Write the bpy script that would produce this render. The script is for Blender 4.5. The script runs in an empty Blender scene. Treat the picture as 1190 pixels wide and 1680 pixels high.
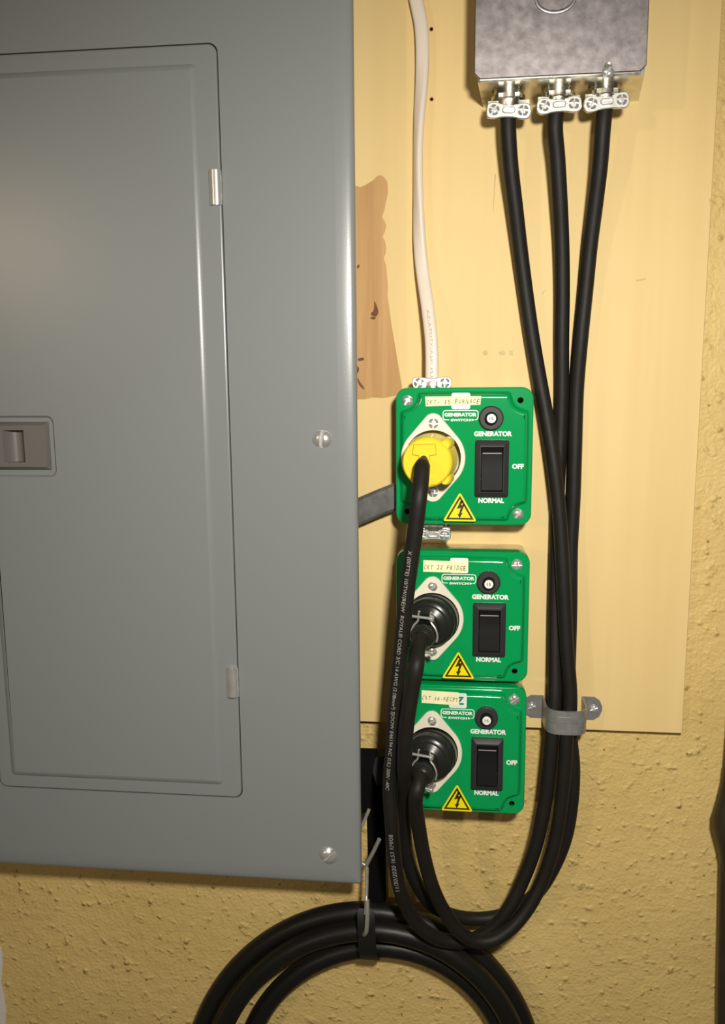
import bpy, bmesh, math, random
from mathutils import Vector, Matrix
from mathutils.geometry import tessellate_polygon
random.seed(7)
PI = math.pi
MM = 0.001
scene = bpy.context.scene
COL = scene.collection

# ------------------------------------------------------------------ camera
ZC = 1.45                      # camera height above the floor (m)
DIST = 710.0                   # camera to wall (mm)
FPX, CPX, CPY = 1400.0, 595.0, 840.0
RT = Vector((0.99374714, 0.111318, -0.00865581))
DN = Vector((0.00958416, -0.16228192, -0.98669789))
FW = Vector((-0.11124191, 0.98044525, -0.16233408))
cam_data = bpy.data.cameras.new('camera')
cam = bpy.data.objects.new('camera', cam_data)
COL.objects.link(cam)
cam_data.sensor_fit = 'HORIZONTAL'
cam_data.sensor_width = 36.0
cam_data.lens = FPX / 1190.0 * 36.0
cam_data.clip_start = 0.01
m3 = Matrix((RT, -DN, -FW)).transposed()
cam.matrix_world = Matrix.Translation((0, -DIST * MM, ZC)) @ m3.to_4x4()
scene.camera = cam

# ------------------------------------------------------------------ light
world = bpy.data.worlds.new('world')
scene.world = world
world.use_nodes = True
world.node_tree.nodes['Background'].inputs[0].default_value = (1.0, 0.86, 0.62, 1)
world.node_tree.nodes['Background'].inputs[1].default_value = 0.08

def lamp(name, loc, power, radius, color, kind='POINT'):
    d = bpy.data.lights.new(name, kind)
    d.energy = power; d.shadow_soft_size = radius; d.color = color
    o = bpy.data.objects.new(name, d); o.location = loc
    COL.objects.link(o)
    return o
hl = lamp('hand_lamp', (0.075, -0.70, ZC + 0.11), 22.0, 0.024, (1.0, 0.95, 0.85), 'SPOT')   # held beside the camera, pointing the same way
hl.data.spot_size = math.radians(116); hl.data.spot_blend = 1.0
hl.matrix_world = Matrix.Translation(hl.location) @ m3.to_4x4() @ Matrix.Rotation(math.radians(-14), 4, 'X')
lamp('room_bulb', (-2.03, -3.2, ZC + 0.56), 42.0, 0.05, (1.0, 0.80, 0.55))

vs = scene.view_settings
vs.view_transform = 'Standard'
vs.look = 'None'
vs.exposure = 0.0
vs.gamma = 1.0
vs.use_curve_mapping = False

# ------------------------------------------------------------------ helpers
def P(px, py, d):
    """point (mm, wall frame x / out / z) seen at a photo position, d mm in front of the wall"""
    v = RT * ((px - CPX) / FPX) + DN * ((py - CPY) / FPX) + FW
    t = (DIST - d) / v.y
    return Vector((v.x * t, -d, v.z * t))
def W(p):
    return Vector((p[0] * MM, p[1] * MM, p[2] * MM + ZC))

def rrect(x0, x1, z0, z1, r, n=6):
    out = []
    for cx, cz, a0 in ((x1 - r, z0 + r, -PI / 2), (x1 - r, z1 - r, 0), (x0 + r, z1 - r, PI / 2), (x0 + r, z0 + r, PI)):
        for i in range(n + 1):
            a = a0 + PI / 2 * i / n
            out.append((cx + r * math.cos(a), cz + r * math.sin(a)))
    return out
class RR(list):
    """rounded rectangle outline that insets cleanly past its corner radius"""
    def __init__(s, x0, x1, z0, z1, r, n=6, off=(0, 0)):
        super().__init__((x + off[0], z + off[1]) for x, z in rrect(x0, x1, z0, z1, r, n)); s.a = (x0, x1, z0, z1, r, n, off)
    def inset(s, d):
        x0, x1, z0, z1, r, n, off = s.a
        return [(x + off[0], z + off[1]) for x, z in rrect(x0 + d, x1 - d, z0 + d, z1 - d, max(.05, r - d), n)]
def circ(cx, cz, r, n=32, a0=0.0):
    return [(cx + r * math.cos(a0 + 2 * PI * i / n), cz + r * math.sin(a0 + 2 * PI * i / n)) for i in range(n)]
def inset(poly, d):
    if isinstance(poly, RR): return poly.inset(d)
    if abs(d) < 1e-9: return list(poly)
    n = len(poly); out = []
    for i in range(n):
        a, b, c = Vector(poly[i - 1]), Vector(poly[i]), Vector(poly[(i + 1) % n])
        e1, e2 = (b - a), (c - b)
        if e1.length < 1e-6: e1 = e2
        if e2.length < 1e-6: e2 = e1
        e1.normalize(); e2.normalize()
        n1, n2 = Vector((-e1.y, e1.x)), Vector((-e2.y, e2.x))
        k = max(0.35, 1 + n1.dot(n2))
        q = b + (n1 + n2) * (d / k)
        out.append((q.x, q.y))
    return out
def hull(pts):
    pts = sorted(set((round(a, 4), round(b, 4)) for a, b in pts))
    def half(ps):
        h = []
        for p in ps:
            while len(h) > 1 and (h[-1][0] - h[-2][0]) * (p[1] - h[-2][1]) - (h[-1][1] - h[-2][1]) * (p[0] - h[-2][0]) <= 0: h.pop()
            h.append(p)
        return h[:-1]
    return half(pts) + half(pts[::-1])
def chaikin(poly, it=2):
    for _ in range(it):
        out = []
        for i in range(len(poly)):
            a, b = poly[i], poly[(i + 1) % len(poly)]
            out.append((a[0] * .75 + b[0] * .25, a[1] * .75 + b[1] * .25))
            out.append((a[0] * .25 + b[0] * .75, a[1] * .25 + b[1] * .75))
        poly = out
    return poly
def catmull(pts, step=4.0):
    pts = [Vector(p) for p in pts]
    pts = [pts[0] * 2 - pts[1]] + pts + [pts[-1] * 2 - pts[-2]]
    out = []
    for i in range(1, len(pts) - 2):
        p0, p1, p2, p3 = pts[i - 1:i + 3]
        t0 = 0.0; t1 = t0 + max(1e-4, (p1 - p0).length) ** .5; t2 = t1 + max(1e-4, (p2 - p1).length) ** .5; t3 = t2 + max(1e-4, (p3 - p2).length) ** .5
        n = max(2, int((p2 - p1).length / step))
        for k in range(n):
            t = t1 + (t2 - t1) * k / n
            A1 = p0 * ((t1 - t) / (t1 - t0)) + p1 * ((t - t0) / (t1 - t0))
            A2 = p1 * ((t2 - t) / (t2 - t1)) + p2 * ((t - t1) / (t2 - t1))
            A3 = p2 * ((t3 - t) / (t3 - t2)) + p3 * ((t - t2) / (t3 - t2))
            B1 = A1 * ((t2 - t) / (t2 - t0)) + A2 * ((t - t0) / (t2 - t0))
            B2 = A2 * ((t3 - t) / (t3 - t1)) + A3 * ((t - t1) / (t3 - t1))
            out.append(B1 * ((t2 - t) / (t2 - t1)) + B2 * ((t - t1) / (t2 - t1)))
    out.append(pts[-2])
    return out

class MB:
    """collects geometry in mm; (x, h, z): h is the distance out from the wall, stored as y = -h"""
    def __init__(s): s.v = []; s.f = []; s.M = None
    def add(s, p):
        p = Vector(p)
        if s.M is not None: p = s.M @ p
        s.v.append(p); return len(s.v) - 1
    def ring(s, poly, h): return [s.add((x, -h, z)) for x, z in poly]
    def bridge(s, a, b):
        n = len(a)
        for i in range(n): s.f.append((a[i], a[(i + 1) % n], b[(i + 1) % n], b[i]))
    def plate(s, outer, prof, holes=(), hole_depth=0, back=True):
        rings = [s.ring(inset(outer, d), h) for d, h in prof]
        for a, b in zip(rings, rings[1:]): s.bridge(a, b)
        if back == 'full' or (back and not holes): s.f.append(tuple(rings[0][::-1]))
        h = prof[-1][1]
        face = s.ring(inset(outer, prof[-1][0]), h)      # the flat face keeps its own edge
        if not holes: s.f.append(tuple(face)); return
        hr = [s.ring(p, h) for p in holes]
        loops = [inset(outer, prof[-1][0])] + [list(p) for p in holes]
        idx = face + [i for r in hr for i in r]
        for t in tessellate_polygon([[Vector((x, z, 0)) for x, z in L] for L in loops]):
            s.f.append(tuple(idx[i] for i in t))
        if hole_depth:
            for p in holes: s.bridge(s.ring(p, h), s.ring(p, h - hole_depth))
    def box(s, x0, x1, h0, h1, z0, z1):
        s.plate([(x0, z0), (x1, z0), (x1, z1), (x0, z1)], [(0, h0), (0, h1)])
    def loft(s, rings, cap0=True, cap1=True, closed=False):
        ids = [[s.add(p) for p in r] for r in rings]
        for a, b in zip(ids, ids[1:]): s.bridge(a, b)
        if closed: s.bridge(ids[-1], ids[0])
        else:
            if cap0: s.f.append(tuple(ids[0][::-1]))
            if cap1: s.f.append(tuple(ids[-1]))
    def lathe(s, c, axis, prof, n=28, cap0=True, cap1=True, ref=None):
        """prof: (radius, distance along axis)"""
        c = Vector(c); A = Vector(axis).normalized()
        U = A.cross(Vector(ref) if ref else (Vector((0, 0, 1)) if abs(A.z) < .9 else Vector((1, 0, 0)))).normalized(); B = A.cross(U)
        s.loft([[c + A * d + (U * math.cos(2 * PI * i / n) + B * math.sin(2 * PI * i / n)) * r for i in range(n)] for r, d in prof], cap0, cap1)
    def tube(s, pts, r, n=14, step=4.0, rx=None, twist=None, smooth=True, wire=None, caps=True):
        path = catmull(pts, step) if smooth else [Vector(p) for p in pts]
        rings = []; N = None; m = len(path)
        for i, p in enumerate(path):
            T = (path[min(i + 1, m - 1)] - path[max(i - 1, 0)]).normalized()
            if N is None:
                N = Vector((0, -1, 0)) - T * T.dot(Vector((0, -1, 0)))
                if N.length < .1: N = Vector((0, 0, 1)) - T * T.z
            N = (N - T * N.dot(T)).normalized(); B = T.cross(N)
            f = i / (m - 1)
            ang = twist(f) if twist else 0
            ry = r(f) if callable(r) else r
            rw = (rx(f) if callable(rx) else rx) if rx else ry
            ring = []
            for k in range(n):
                a = 2 * PI * k / n
                ca, sa = math.cos(a), math.sin(a)
                if rx:   # flat cable: rounded-rectangle like section
                    ca = math.copysign(abs(ca) ** .7, ca); sa = math.copysign(abs(sa) ** .7, sa)
                u, w = ca * ry, sa * rw
                uu, ww = u * math.cos(ang) - w * math.sin(ang), u * math.sin(ang) + w * math.cos(ang)
                ring.append(p + N * uu + B * ww)
            rings.append(ring)
        s.loft(rings, caps, caps)
        return path
    def ribbon(s, prof, th, z0, z1, taper=None):
        """strip following prof [(x, h)] with thickness th, spanning z0..z1"""
        n = len(prof); L = []
        for i in range(n):
            a, b = Vector(prof[max(i - 1, 0)]), Vector(prof[min(i + 1, n - 1)])
            t = (b - a).normalized(); nn = Vector((-t.y, t.x))
            L.append((Vector(prof[i]), nn))
        rings = []
        for p, nn in L:
            q = p + nn * th
            rings.append([(p.x, -p.y, z0), (q.x, -q.y, z0), (q.x, -q.y, z1), (p.x, -p.y, z1)])
        s.loft(rings)
    def screw(s, x, h, z, r, kind='slot', ang=0.4, axis=None):
        """pan head with a real slot or cross: dome sectors on a low base"""
        gap = r * .2; hh = r * .55
        sec = 2 if kind == 'slot' else 4
        s.plate(circ(x, z, r * .98, 24), [(0, h - .5), (0, h + hh * .04)])
        for q in range(sec):
            a0 = ang + q * 2 * PI / sec; a1 = a0 + 2 * PI / sec; mid = (a0 + a1) / 2
            k = gap if sec == 2 else gap * 1.2
            ox, oz = x + math.cos(mid) * k, z + math.sin(mid) * k
            R = r - k * .6; rows = []
            for j in range(6):
                rho = R * j / 5
                y = h + hh * (1 - (j / 5) ** 2.6 * .75)
                rows.append([s.add((ox + rho * math.cos(a0 + (a1 - a0) * i / 10), -y, oz + rho * math.sin(a0 + (a1 - a0) * i / 10))) for i in range(11)])
            for ra, rb in zip(rows, rows[1:]):
                for i in range(10): s.f.append((ra[i], rb[i], rb[i + 1], ra[i + 1]))
            base = [[s.add((s.v[i].x, s.v[i].y, s.v[i].z)) if False else i for i in (row[0], row[-1])] for row in rows]
            for e in (0, 1):
                low = []
                for j in range(6):
                    p = s.v[base[j][e]]
                    if s.M is None: low.append(s.add((p.x, -h, p.z)))
                    else: s.v.append(p - (s.M.to_3x3() @ Vector((0, -1, 0))) * (hh * .8)); low.append(len(s.v) - 1)
                for j in range(5): s.f.append((base[j][e], base[j + 1][e], low[j + 1], low[j]))
            rim = []
            for i in rows[-1]:
                p = s.v[i]
                if s.M is None: rim.append(s.add((p.x, -h, p.z)))
                else: s.v.append(p - (s.M.to_3x3() @ Vector((0, -1, 0))) * (hh * .25)); rim.append(len(s.v) - 1)
            for i in range(10): s.f.append((rows[-1][i], rim[i], rim[i + 1], rows[-1][i + 1]))
    def build(s, name, material, parent=None, origin=(0, 0, 0), smooth=38, recalc=True):
        """mesh object; vertices are given in the wall frame (mm) and stored relative to the parent's base point"""
        o0 = Vector(parent['_o']) if parent is not None and '_o' in parent else Vector(origin)
        me = bpy.data.meshes.new(name)
        me.from_pydata([tuple((p - o0) * MM) for p in s.v], [], s.f)
        if recalc:
            bm = bmesh.new(); bm.from_mesh(me)
            bmesh.ops.recalc_face_normals(bm, faces=bm.faces)
            bm.to_mesh(me); bm.free()
        me.polygons.foreach_set('use_smooth', [True] * len(me.polygons))
        me.set_sharp_from_angle(angle=math.radians(smooth))
        me.materials.append(material)
        o = bpy.data.objects.new(name, me)
        COL.objects.link(o)
        o['_o'] = tuple(o0)
        if parent is not None: o.parent = parent
        else: o.location = W(o0)
        return o

def thing(name, base, label, cat, group=None):
    o = bpy.data.objects.new(name, None)
    o.empty_display_size = .02
    COL.objects.link(o)
    o['_o'] = tuple(base); o.location = W(Vector(base))
    tag(o, label, cat, group)
    return o
def tag(o, label, cat=None, group=None):
    o['label'] = label
    if cat: o['category'] = cat
    if group: o['group'] = group
    return o

def text_geo(body, w, h, bold=0.0):
    """vertices scaled into a w x h box centred on the origin, and faces"""
    cu = bpy.data.curves.new('t', 'FONT'); cu.body = body; cu.offset = bold; cu.resolution_u = 3
    ob = bpy.data.objects.new('t', cu)
    me = bpy.data.meshes.new_from_object(ob)
    vv = [(v.co.x, v.co.y) for v in me.vertices]; ff = [tuple(p.vertices) for p in me.polygons]
    bpy.data.objects.remove(ob); bpy.data.meshes.remove(me); bpy.data.curves.remove(cu)
    x0, x1 = min(a for a, b in vv), max(a for a, b in vv); y0, y1 = min(b for a, b in vv), max(b for a, b in vv)
    sx = w / (x1 - x0); sy = h / (y1 - y0)
    return [((a - (x0 + x1) / 2) * sx, (b - (y0 + y1) / 2) * sy) for a, b in vv], ff
def add_text(mb, body, cx, cz, w, h, hh, bold=0.0, rot=0.0, shear=0.0):
    vv, ff = text_geo(body, w, h, bold)
    b = len(mb.v); c, s_ = math.cos(rot), math.sin(rot)
    for x, y in vv:
        x += y * shear
        mb.add((cx + x * c - y * s_, -hh, cz + x * s_ + y * c))
    mb.f += [tuple(i + b for i in f) for f in ff]
def wrap_text(mb, body, path, s0, length, h, r, flip=False, ang0=0.0, bold=0.0, flat=None):
    """lettering laid on the camera side of a cord, along its length (path in mm)"""
    cum = [0.0]
    for a, b in zip(path, path[1:]): cum.append(cum[-1] + (b - a).length)
    vv, ff = text_geo(body, length, h, bold)
    b0 = len(mb.v); j = 0
    for x, y in vv:
        s = s0 + (length / 2 + (-x if flip else x))
        y = -y if flip else y
        s = min(max(s, 0.01), cum[-1] - .01)
        lo, hi = 0, len(cum) - 1
        while hi - lo > 1:
            mid = (lo + hi) // 2
            if cum[mid] <= s: lo = mid
            else: hi = mid
        f = (s - cum[lo]) / max(1e-6, cum[hi] - cum[lo])
        p = path[lo].lerp(path[hi], f)
        T = (path[min(hi + 1, len(path) - 1)] - path[max(lo - 1, 0)]).normalized()
        N = Vector((0, -1, 0)); N = (N - T * N.dot(T)).normalized(); B = T.cross(N)
        a = ang0 + y / r
        q = p + (N * math.cos(a) - B * math.sin(a)) * (r + .22)
        mb.add(q)
    mb.f += [tuple(i + b0 for i in f) for f in ff]

# ------------------------------------------------------------------ materials
def mat(name, color, rough=.5, metal=0.0, spec=.5, vary=0.0, vscale=40, vcol=None, bump=0.0, bscale=200, stretch=None, coat=0.0, rvary=0.0):
    m = bpy.data.materials.new(name); m.use_nodes = True
    nt = m.node_tree; b = nt.nodes['Principled BSDF']
    b.inputs['Base Color'].default_value = (*color, 1)
    b.inputs['Roughness'].default_value = rough
    b.inputs['Metallic'].default_value = metal
    b.inputs['Specular IOR Level'].default_value = spec
    b.inputs['Coat Weight'].default_value = coat
    tc = nt.nodes.new('ShaderNodeTexCoord'); mp = nt.nodes.new('ShaderNodeMapping')
    nt.links.new(tc.outputs['Object'], mp.inputs[0])
    if stretch: mp.inputs['Scale'].default_value = stretch
    def noise(sc, det=4):
        n = nt.nodes.new('ShaderNodeTexNoise'); n.inputs['Scale'].default_value = sc; n.inputs['Detail'].default_value = det
        nt.links.new(mp.outputs[0], n.inputs['Vector']); return n
    if vary:
        n = noise(vscale); r = nt.nodes.new('ShaderNodeValToRGB')
        c2 = vcol or tuple(c * (1 - vary) for c in color)
        r.color_ramp.elements[0].position = .32; r.color_ramp.elements[1].position = .68
        r.color_ramp.elements[0].color = (*c2, 1); r.color_ramp.elements[1].color = (*color, 1)
        nt.links.new(n.outputs[0], r.inputs[0]); nt.links.new(r.outputs[0], b.inputs['Base Color'])
    if rvary:
        n = noise(vscale); mr = nt.nodes.new('ShaderNodeMapRange')
        mr.inputs['From Min'].default_value = .3; mr.inputs['From Max'].default_value = .7
        mr.inputs['To Min'].default_value = rough - rvary; mr.inputs['To Max'].default_value = rough + rvary
        nt.links.new(n.outputs[0], mr.inputs[0]); nt.links.new(mr.outputs[0], b.inputs['Roughness'])
    if bump:
        n = noise(bscale, 3); bp = nt.nodes.new('ShaderNodeBump')
        bp.inputs['Strength'].default_value = bump; bp.inputs['Distance'].default_value = .001
        nt.links.new(n.outputs[0], bp.inputs['Height']); nt.links.new(bp.outputs[0], b.inputs['Normal'])
    return m

def wall_material():
    m = bpy.data.materials.new('textured_yellow_plaster'); m.use_nodes = True
    nt = m.node_tree; b = nt.nodes['Principled BSDF']; L = nt.links.new
    b.inputs['Roughness'].default_value = .5; b.inputs['Specular IOR Level'].default_value = .35
    tc = nt.nodes.new('ShaderNodeTexCoord')
    def noise(sc, det, src=None):
        n = nt.nodes.new('ShaderNodeTexNoise'); n.inputs['Scale'].default_value = sc; n.inputs['Detail'].default_value = det
        L(tc.outputs['Object'], n.inputs['Vector']); return n
    n1, n2, n3 = noise(85, 2), noise(320, 3), noise(9, 3)
    vo = nt.nodes.new('ShaderNodeTexVoronoi'); vo.inputs['Scale'].default_value = 150; vo.feature = 'SMOOTH_F1'
    L(tc.outputs['Object'], vo.inputs['Vector'])
    ra = nt.nodes.new('ShaderNodeMapRange'); L(vo.outputs[0], ra.inputs[0])
    ra.inputs['From Min'].default_value = .1; ra.inputs['From Max'].default_value = .42; ra.inputs['To Min'].default_value = 1; ra.inputs['To Max'].default_value = 0
    sel = nt.nodes.new('ShaderNodeMapRange'); L(n1.outputs[0], sel.inputs[0])
    sel.inputs['From Min'].default_value = .5; sel.inputs['From Max'].default_value = .68
    mu = nt.nodes.new('ShaderNodeMath'); mu.operation = 'MULTIPLY'; L(ra.outputs[0], mu.inputs[0]); L(sel.outputs[0], mu.inputs[1])
    a1 = nt.nodes.new('ShaderNodeMath'); a1.operation = 'MULTIPLY_ADD'; L(n2.outputs[0], a1.inputs[0]); a1.inputs[1].default_value = .55; L(mu.outputs[0], a1.inputs[2])
    a2 = nt.nodes.new('ShaderNodeMath'); a2.operation = 'MULTIPLY_ADD'; L(n1.outputs[0], a2.inputs[0]); a2.inputs[1].default_value = .8; L(a1.outputs[0], a2.inputs[2])
    bp = nt.nodes.new('ShaderNodeBump'); bp.inputs['Strength'].default_value = .9; bp.inputs['Distance'].default_value = .0022
    L(a2.outputs[0], bp.inputs['Height']); L(bp.outputs[0], b.inputs['Normal'])
    cr = nt.nodes.new('ShaderNodeValToRGB'); L(n3.outputs[0], cr.inputs[0])
    cr.color_ramp.elements[0].position = .3; cr.color_ramp.elements[1].position = .7
    cr.color_ramp.elements[0].color = (.66, .475, .175, 1); cr.color_ramp.elements[1].color = (.74, .545, .215, 1)
    # small dark pits in the paint
    vp = nt.nodes.new('ShaderNodeTexVoronoi'); vp.inputs['Scale'].default_value = 62
    L(tc.outputs['Object'], vp.inputs['Vector'])
    lt = nt.nodes.new('ShaderNodeMath'); lt.operation = 'LESS_THAN'; lt.inputs[1].default_value = .07; L(vp.outputs[0], lt.inputs[0])
    mx = nt.nodes.new('ShaderNodeMixRGB'); L(lt.outputs[0], mx.inputs[0]); L(cr.outputs[0], mx.inputs[1]); mx.inputs[2].default_value = (.33, .22, .06, 1)
    L(mx.outputs[0], b.inputs['Base Color'])
    return m

M = {}
M['wall'] = wall_material()
M['board'] = mat('pale_yellow_painted_plywood', (.82, .62, .29), .55, spec=.25, vary=.1, vscale=14, vcol=(.77, .57, .255), bump=.12, bscale=60, stretch=(3.0, 1, .16))
M['board_edge'] = mat('raw_board_edge', (.60, .42, .16), .7, vary=.2)
M['bare'] = mat('bare_fir_wood', (.60, .355, .135), .6, vary=.3, vscale=16, vcol=(.47, .25, .08), bump=.2, bscale=60, stretch=(6, 1, .3))
M['knot'] = mat('dark_wood_knot', (.20, .075, .02), .7, vary=.4, vscale=200)
M['white_patch'] = mat('bare_white_plaster', (.75, .70, .68), .8, bump=.4, bscale=150)
M['panel'] = mat('grey_enamel', (.232, .247, .254), .29, spec=.5, bump=.025, bscale=900)
M['seam'] = mat('dark_gap', (.03, .03, .03), .8)
M['latch'] = mat('dark_grey_plastic', (.155, .145, .135), .4, bump=.05, bscale=600)
M['zinc'] = mat('zinc_plated_steel', (.80, .79, .77), .28, .72, vary=.12, vscale=120)
M['bright_zinc'] = mat('bright_zinc_clamp', (.72, .72, .70), .35, .8, bump=.1, bscale=300)
M['galv'] = mat('galvanised_steel', (.47, .43, .44), .40, 1.0, vary=.2, vscale=130, vcol=(.39, .355, .365), rvary=.04, bump=.05, bscale=240)
M['galv_box'] = mat('galvanised_box_steel', (.72, .69, .60), .3, 1.0, vary=.3, vscale=90, rvary=.08)
M['strap'] = mat('dull_galvanised_strap', (.36, .36, .36), .4, .55, vary=.2, vscale=150, bump=.06, bscale=300)
M['green'] = mat('glossy_green_enamel', (.0, .315, .085), .13, spec=.6, coat=.3, bump=.01, bscale=300)
M['flange'] = mat('ivory_plastic', (.80, .76, .62), .4)
M['cup'] = mat('ivory_inlet_cup', (.74, .66, .42), .45)
M['black_plastic'] = mat('black_plastic', (.008, .008, .008), .55, spec=.15)
M['black_matte'] = mat('black_moulded_plastic', (.03, .03, .03), .5, spec=.35)
M['rubber'] = mat('black_rubber_jacket', (.014, .012, .0105), .55, spec=.28, bump=.08, bscale=500, vary=.2, vscale=60)
M['thick_rubber'] = mat('thick_black_rubber', (.008, .0075, .007), .42, spec=.35, bump=.04, bscale=300)
M['plug_rubber'] = mat('black_plug_rubber', (.016, .017, .015), .28)
M['yellow'] = mat('yellow_plug_plastic', (.93, .70, .035), .36)
M['seam_shade'] = mat('shaded_yellow_seam', (.55, .34, .01), .6)  # shade of the plug cap's groove, put into the colour
M['scuff'] = mat('grey_scuff_on_paint', (.64, .48, .20), .6, vary=.2, vscale=300)
M['print_white'] = mat('white_print', (.86, .88, .84), .5)
M['print_grey'] = mat('grey_cord_print', (.36, .35, .33), .6)
M['print_faint'] = mat('faint_cable_print', (.42, .38, .34), .6)
M['sign_yellow'] = mat('warning_yellow', (.95, .80, .0), .4)
M['sign_black'] = mat('warning_black', (.03, .022, .0), .5)
M['paper'] = mat('yellow_label_paper', (.95, .91, .56), .7)
M['ink'] = mat('brown_ink', (.03, .022, .008), .7)
M['logo_white'] = mat('logo_pale_white', (.80, .86, .80), .45)
M['logo_green'] = mat('logo_teal_green', (.02, .22, .14), .45)
M['white_cable'] = mat('white_nm_sheath', (.78, .68, .58), .42)
M['grey_cable'] = mat('grey_cable_sheath', (.14, .14, .135), .4, vary=.35, vscale=120, bump=.15, bscale=250)
M['webbing'] = mat('black_webbing', (.004, .004, .004), .8, spec=.1, bump=.3, bscale=600)
M['grey_rubber'] = mat('dark_grey_rubber', (.03, .03, .029), .6)
M['tie'] = mat('black_tie_rubber', (.006, .006, .006), .6)
M['pole'] = mat('dark_brown_pole', (.035, .026, .012), .5, vary=.3, vscale=30)
M['dot'] = mat('white_button_dot', (.85, .85, .82), .4)
M['rocker_highlight'] = mat('grey_rocker_highlight', (.30, .30, .30), .5)  # painted highlight of the rocker's ridge

# ------------------------------------------------------------------ wall and board
b = MB(); b.box(-1500, 1100, -100, 0, -1450, 1000)
wall = b.build('wall_back', M['wall']); wall['kind'] = 'structure'
wall['label'] = 'rough yellow painted plaster wall behind everything'
b = MB()
pp = [(-6, 1548), (3, 1556), (5, 1580), (2, 1612), (7, 1632), (10, 1655), (9, 1690), (-8, 1700)]
b.plate([(lambda q: (q.x, q.z))(P(x, y, 0)) for x, y in pp][::-1], [(0, -.5), (0, .5)])
b.build('bare_plaster_patch', M['white_patch'], wall)

BX0, BX1, BZ0, BZ1 = -92.0, 188.0, -300.5, 420.0
board = thing('backing_board', (48, 0, BZ0), 'pale yellow painted plywood board fixed flat on the rough wall', 'board')
b = MB(); b.plate([(BX0, BZ0), (BX1, BZ0), (BX1, BZ1), (BX0, BZ1)], [(0, 1.5), (0, 11.3), (.7, 12)])
b.build('board_face', M['board'], board, smooth=20)
patch_px = [(560, 307), (585, 305), (592, 307), (601, 303), (612, 296), (618, 290), (624, 287), (631, 291), (636, 299), (637, 315), (634, 330), (632, 340),
            (630, 348), (627, 356), (631, 362), (634, 370), (632, 380), (628, 388), (632, 396), (634, 405), (633, 416), (630, 424), (634, 436), (635, 450), (637, 470), (636, 485),
            (639, 505), (643, 535), (649, 570), (654, 600), (659, 630), (661, 647), (645, 650), (630, 653), (612, 652), (600, 655), (585, 655), (560, 656)]
b = MB(); b.plate([(P(x, y, 12).x, P(x, y, 12).z) for x, y in patch_px][::-1], [(0, 11.5), (0, 12.25)])
pat = b.build('bare_wood_patch', M['bare'], board); pat['label'] = 'unpainted brown wood patch'
for pts in ([(614, 492), (618, 500), (622, 512), (618, 520), (610, 518), (608, 514), (614, 510)],
            [(586, 436), (590, 433), (590, 439), (586, 441)], [(587, 588), (597, 586), (598, 591), (588, 593)], [(586, 600), (590, 604), (588, 612), (585, 612)],
            [(586, 618), (592, 628), (600, 639), (595, 638), (588, 630)], [(606, 522), (612, 519), (618, 521), (614, 525)]):
    b = MB(); b.plate(chaikin([(P(x, y, 12).x, P(x, y, 12).z) for x, y in pts][::-1], 1), [(0, 12.2), (0, 12.4)])
    b.build('wood_knot', M['knot'], pat)
for x, y in ((708, 48), (708.5, 163)):
    q = P(x, y, 12); b = MB(); b.lathe((q.x, -12.3, q.z), (0, -1, 0), [(1.5, -.2), (1.5, 0), (1.1, .05), (.8, -.2)], 14)
    b.build('nail_hole', M['knot'], board)

for pts in ([(792, 577), (797, 574), (801, 578), (799, 583), (793, 583)], [(818, 578), (826, 574), (830, 578), (828, 583), (820, 582)], [(835, 576), (842, 575), (842, 584), (837, 582)],
            [(889, 483), (895, 474), (894, 478), (890, 484)], [(812, 285), (814, 285), (810, 350), (809, 350)], [(1044, 459), (1060, 456), (1060, 459), (1044, 462)], [(1164, 325), (1167, 328), (1170, 345), (1166, 340)]):
    b = MB(); b.plate([(P(x, y, 12).x, P(x, y, 12).z) for x, y in pts][::-1], [(0, 11.9), (0, 12.12)])
    b.build('paint_scuff', M['scuff'], board)

# ------------------------------------------------------------------ breaker panel
PX0, PX1, PZ0, PZ1 = -483.0, -76.6, -418.8, 310.0
panel = thing('breaker_panel', (-280, 0, PZ0), 'large grey enamelled breaker panel with hinged door beside the wooden board', 'electrical panel')
b = MB(); b.box(PX0 + 17, -94, .5, 63, PZ0 + 9, PZ1 - 16)
b.build('tub', M['panel'], panel)
DX0, DX1, DZ0, DZ1 = -384.6, -174.8, -345.0, 232.0
b = MB()
b.plate(RR(PX0, PX1, PZ0, PZ1, 3, 5), [(0, 63), (0, 66.2), (.35, 67.4), (1.2, 68.3), (3, 69.0), (6, 69.5), (10, 69.85), (14, 70)],
        holes=[rrect(DX0 - .9, DX1 + .9, DZ0 - .9, DZ1 + .9, 7, 5)], hole_depth=5)
b.build('cover', M['panel'], panel, smooth=30)
b = MB(); b.box(DX0 - 6, DX1 + 6, 63.3, 65, DZ0 - 6, DZ1 + 6)
b.build('dead_front', M['seam'], panel)
b = MB()
IX0, IX1, IZ0, IZ1 = -373.2, -190.0, -334.2, 219.0
inner = RR(IX0, IX1, IZ0, IZ1, 4, 5)
b.plate(rrect(DX0, DX1, DZ0, DZ1, 6.3, 5), [(0, 66), (0, 69.9), (.4, 70.6), (1.2, 70.9)], holes=[inner])
HX0, HX1, HZ0, HZ1 = -370.0, -314.3, -80.2, -31.6
dish = rrect(HX0, HX1, HZ0, HZ1, 6, 5)
b.plate(inner, [(0, 70.9), (.5, 71.3), (2.2, 72.2), (3.5, 72.7), (4.4, 72.9)], holes=[dish], back=False)
b.plate(dish, [(0, 72.9), (.6, 72.4), (1.0, 71.2), (1.6, 70.3), (2.4, 70.0)], back=False, holes=[rrect(-360, -336, -72, -40, 1, 2)])
door = b.build('door', M['panel'], panel, smooth=24)
b = MB()
lx0, lx1, lz0, lz1 = -366.0, -319.6, -74.6, -36.6
sc0, sc1, sz0, sz1 = -356.6, -339.0, -68.3, -43.0
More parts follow.
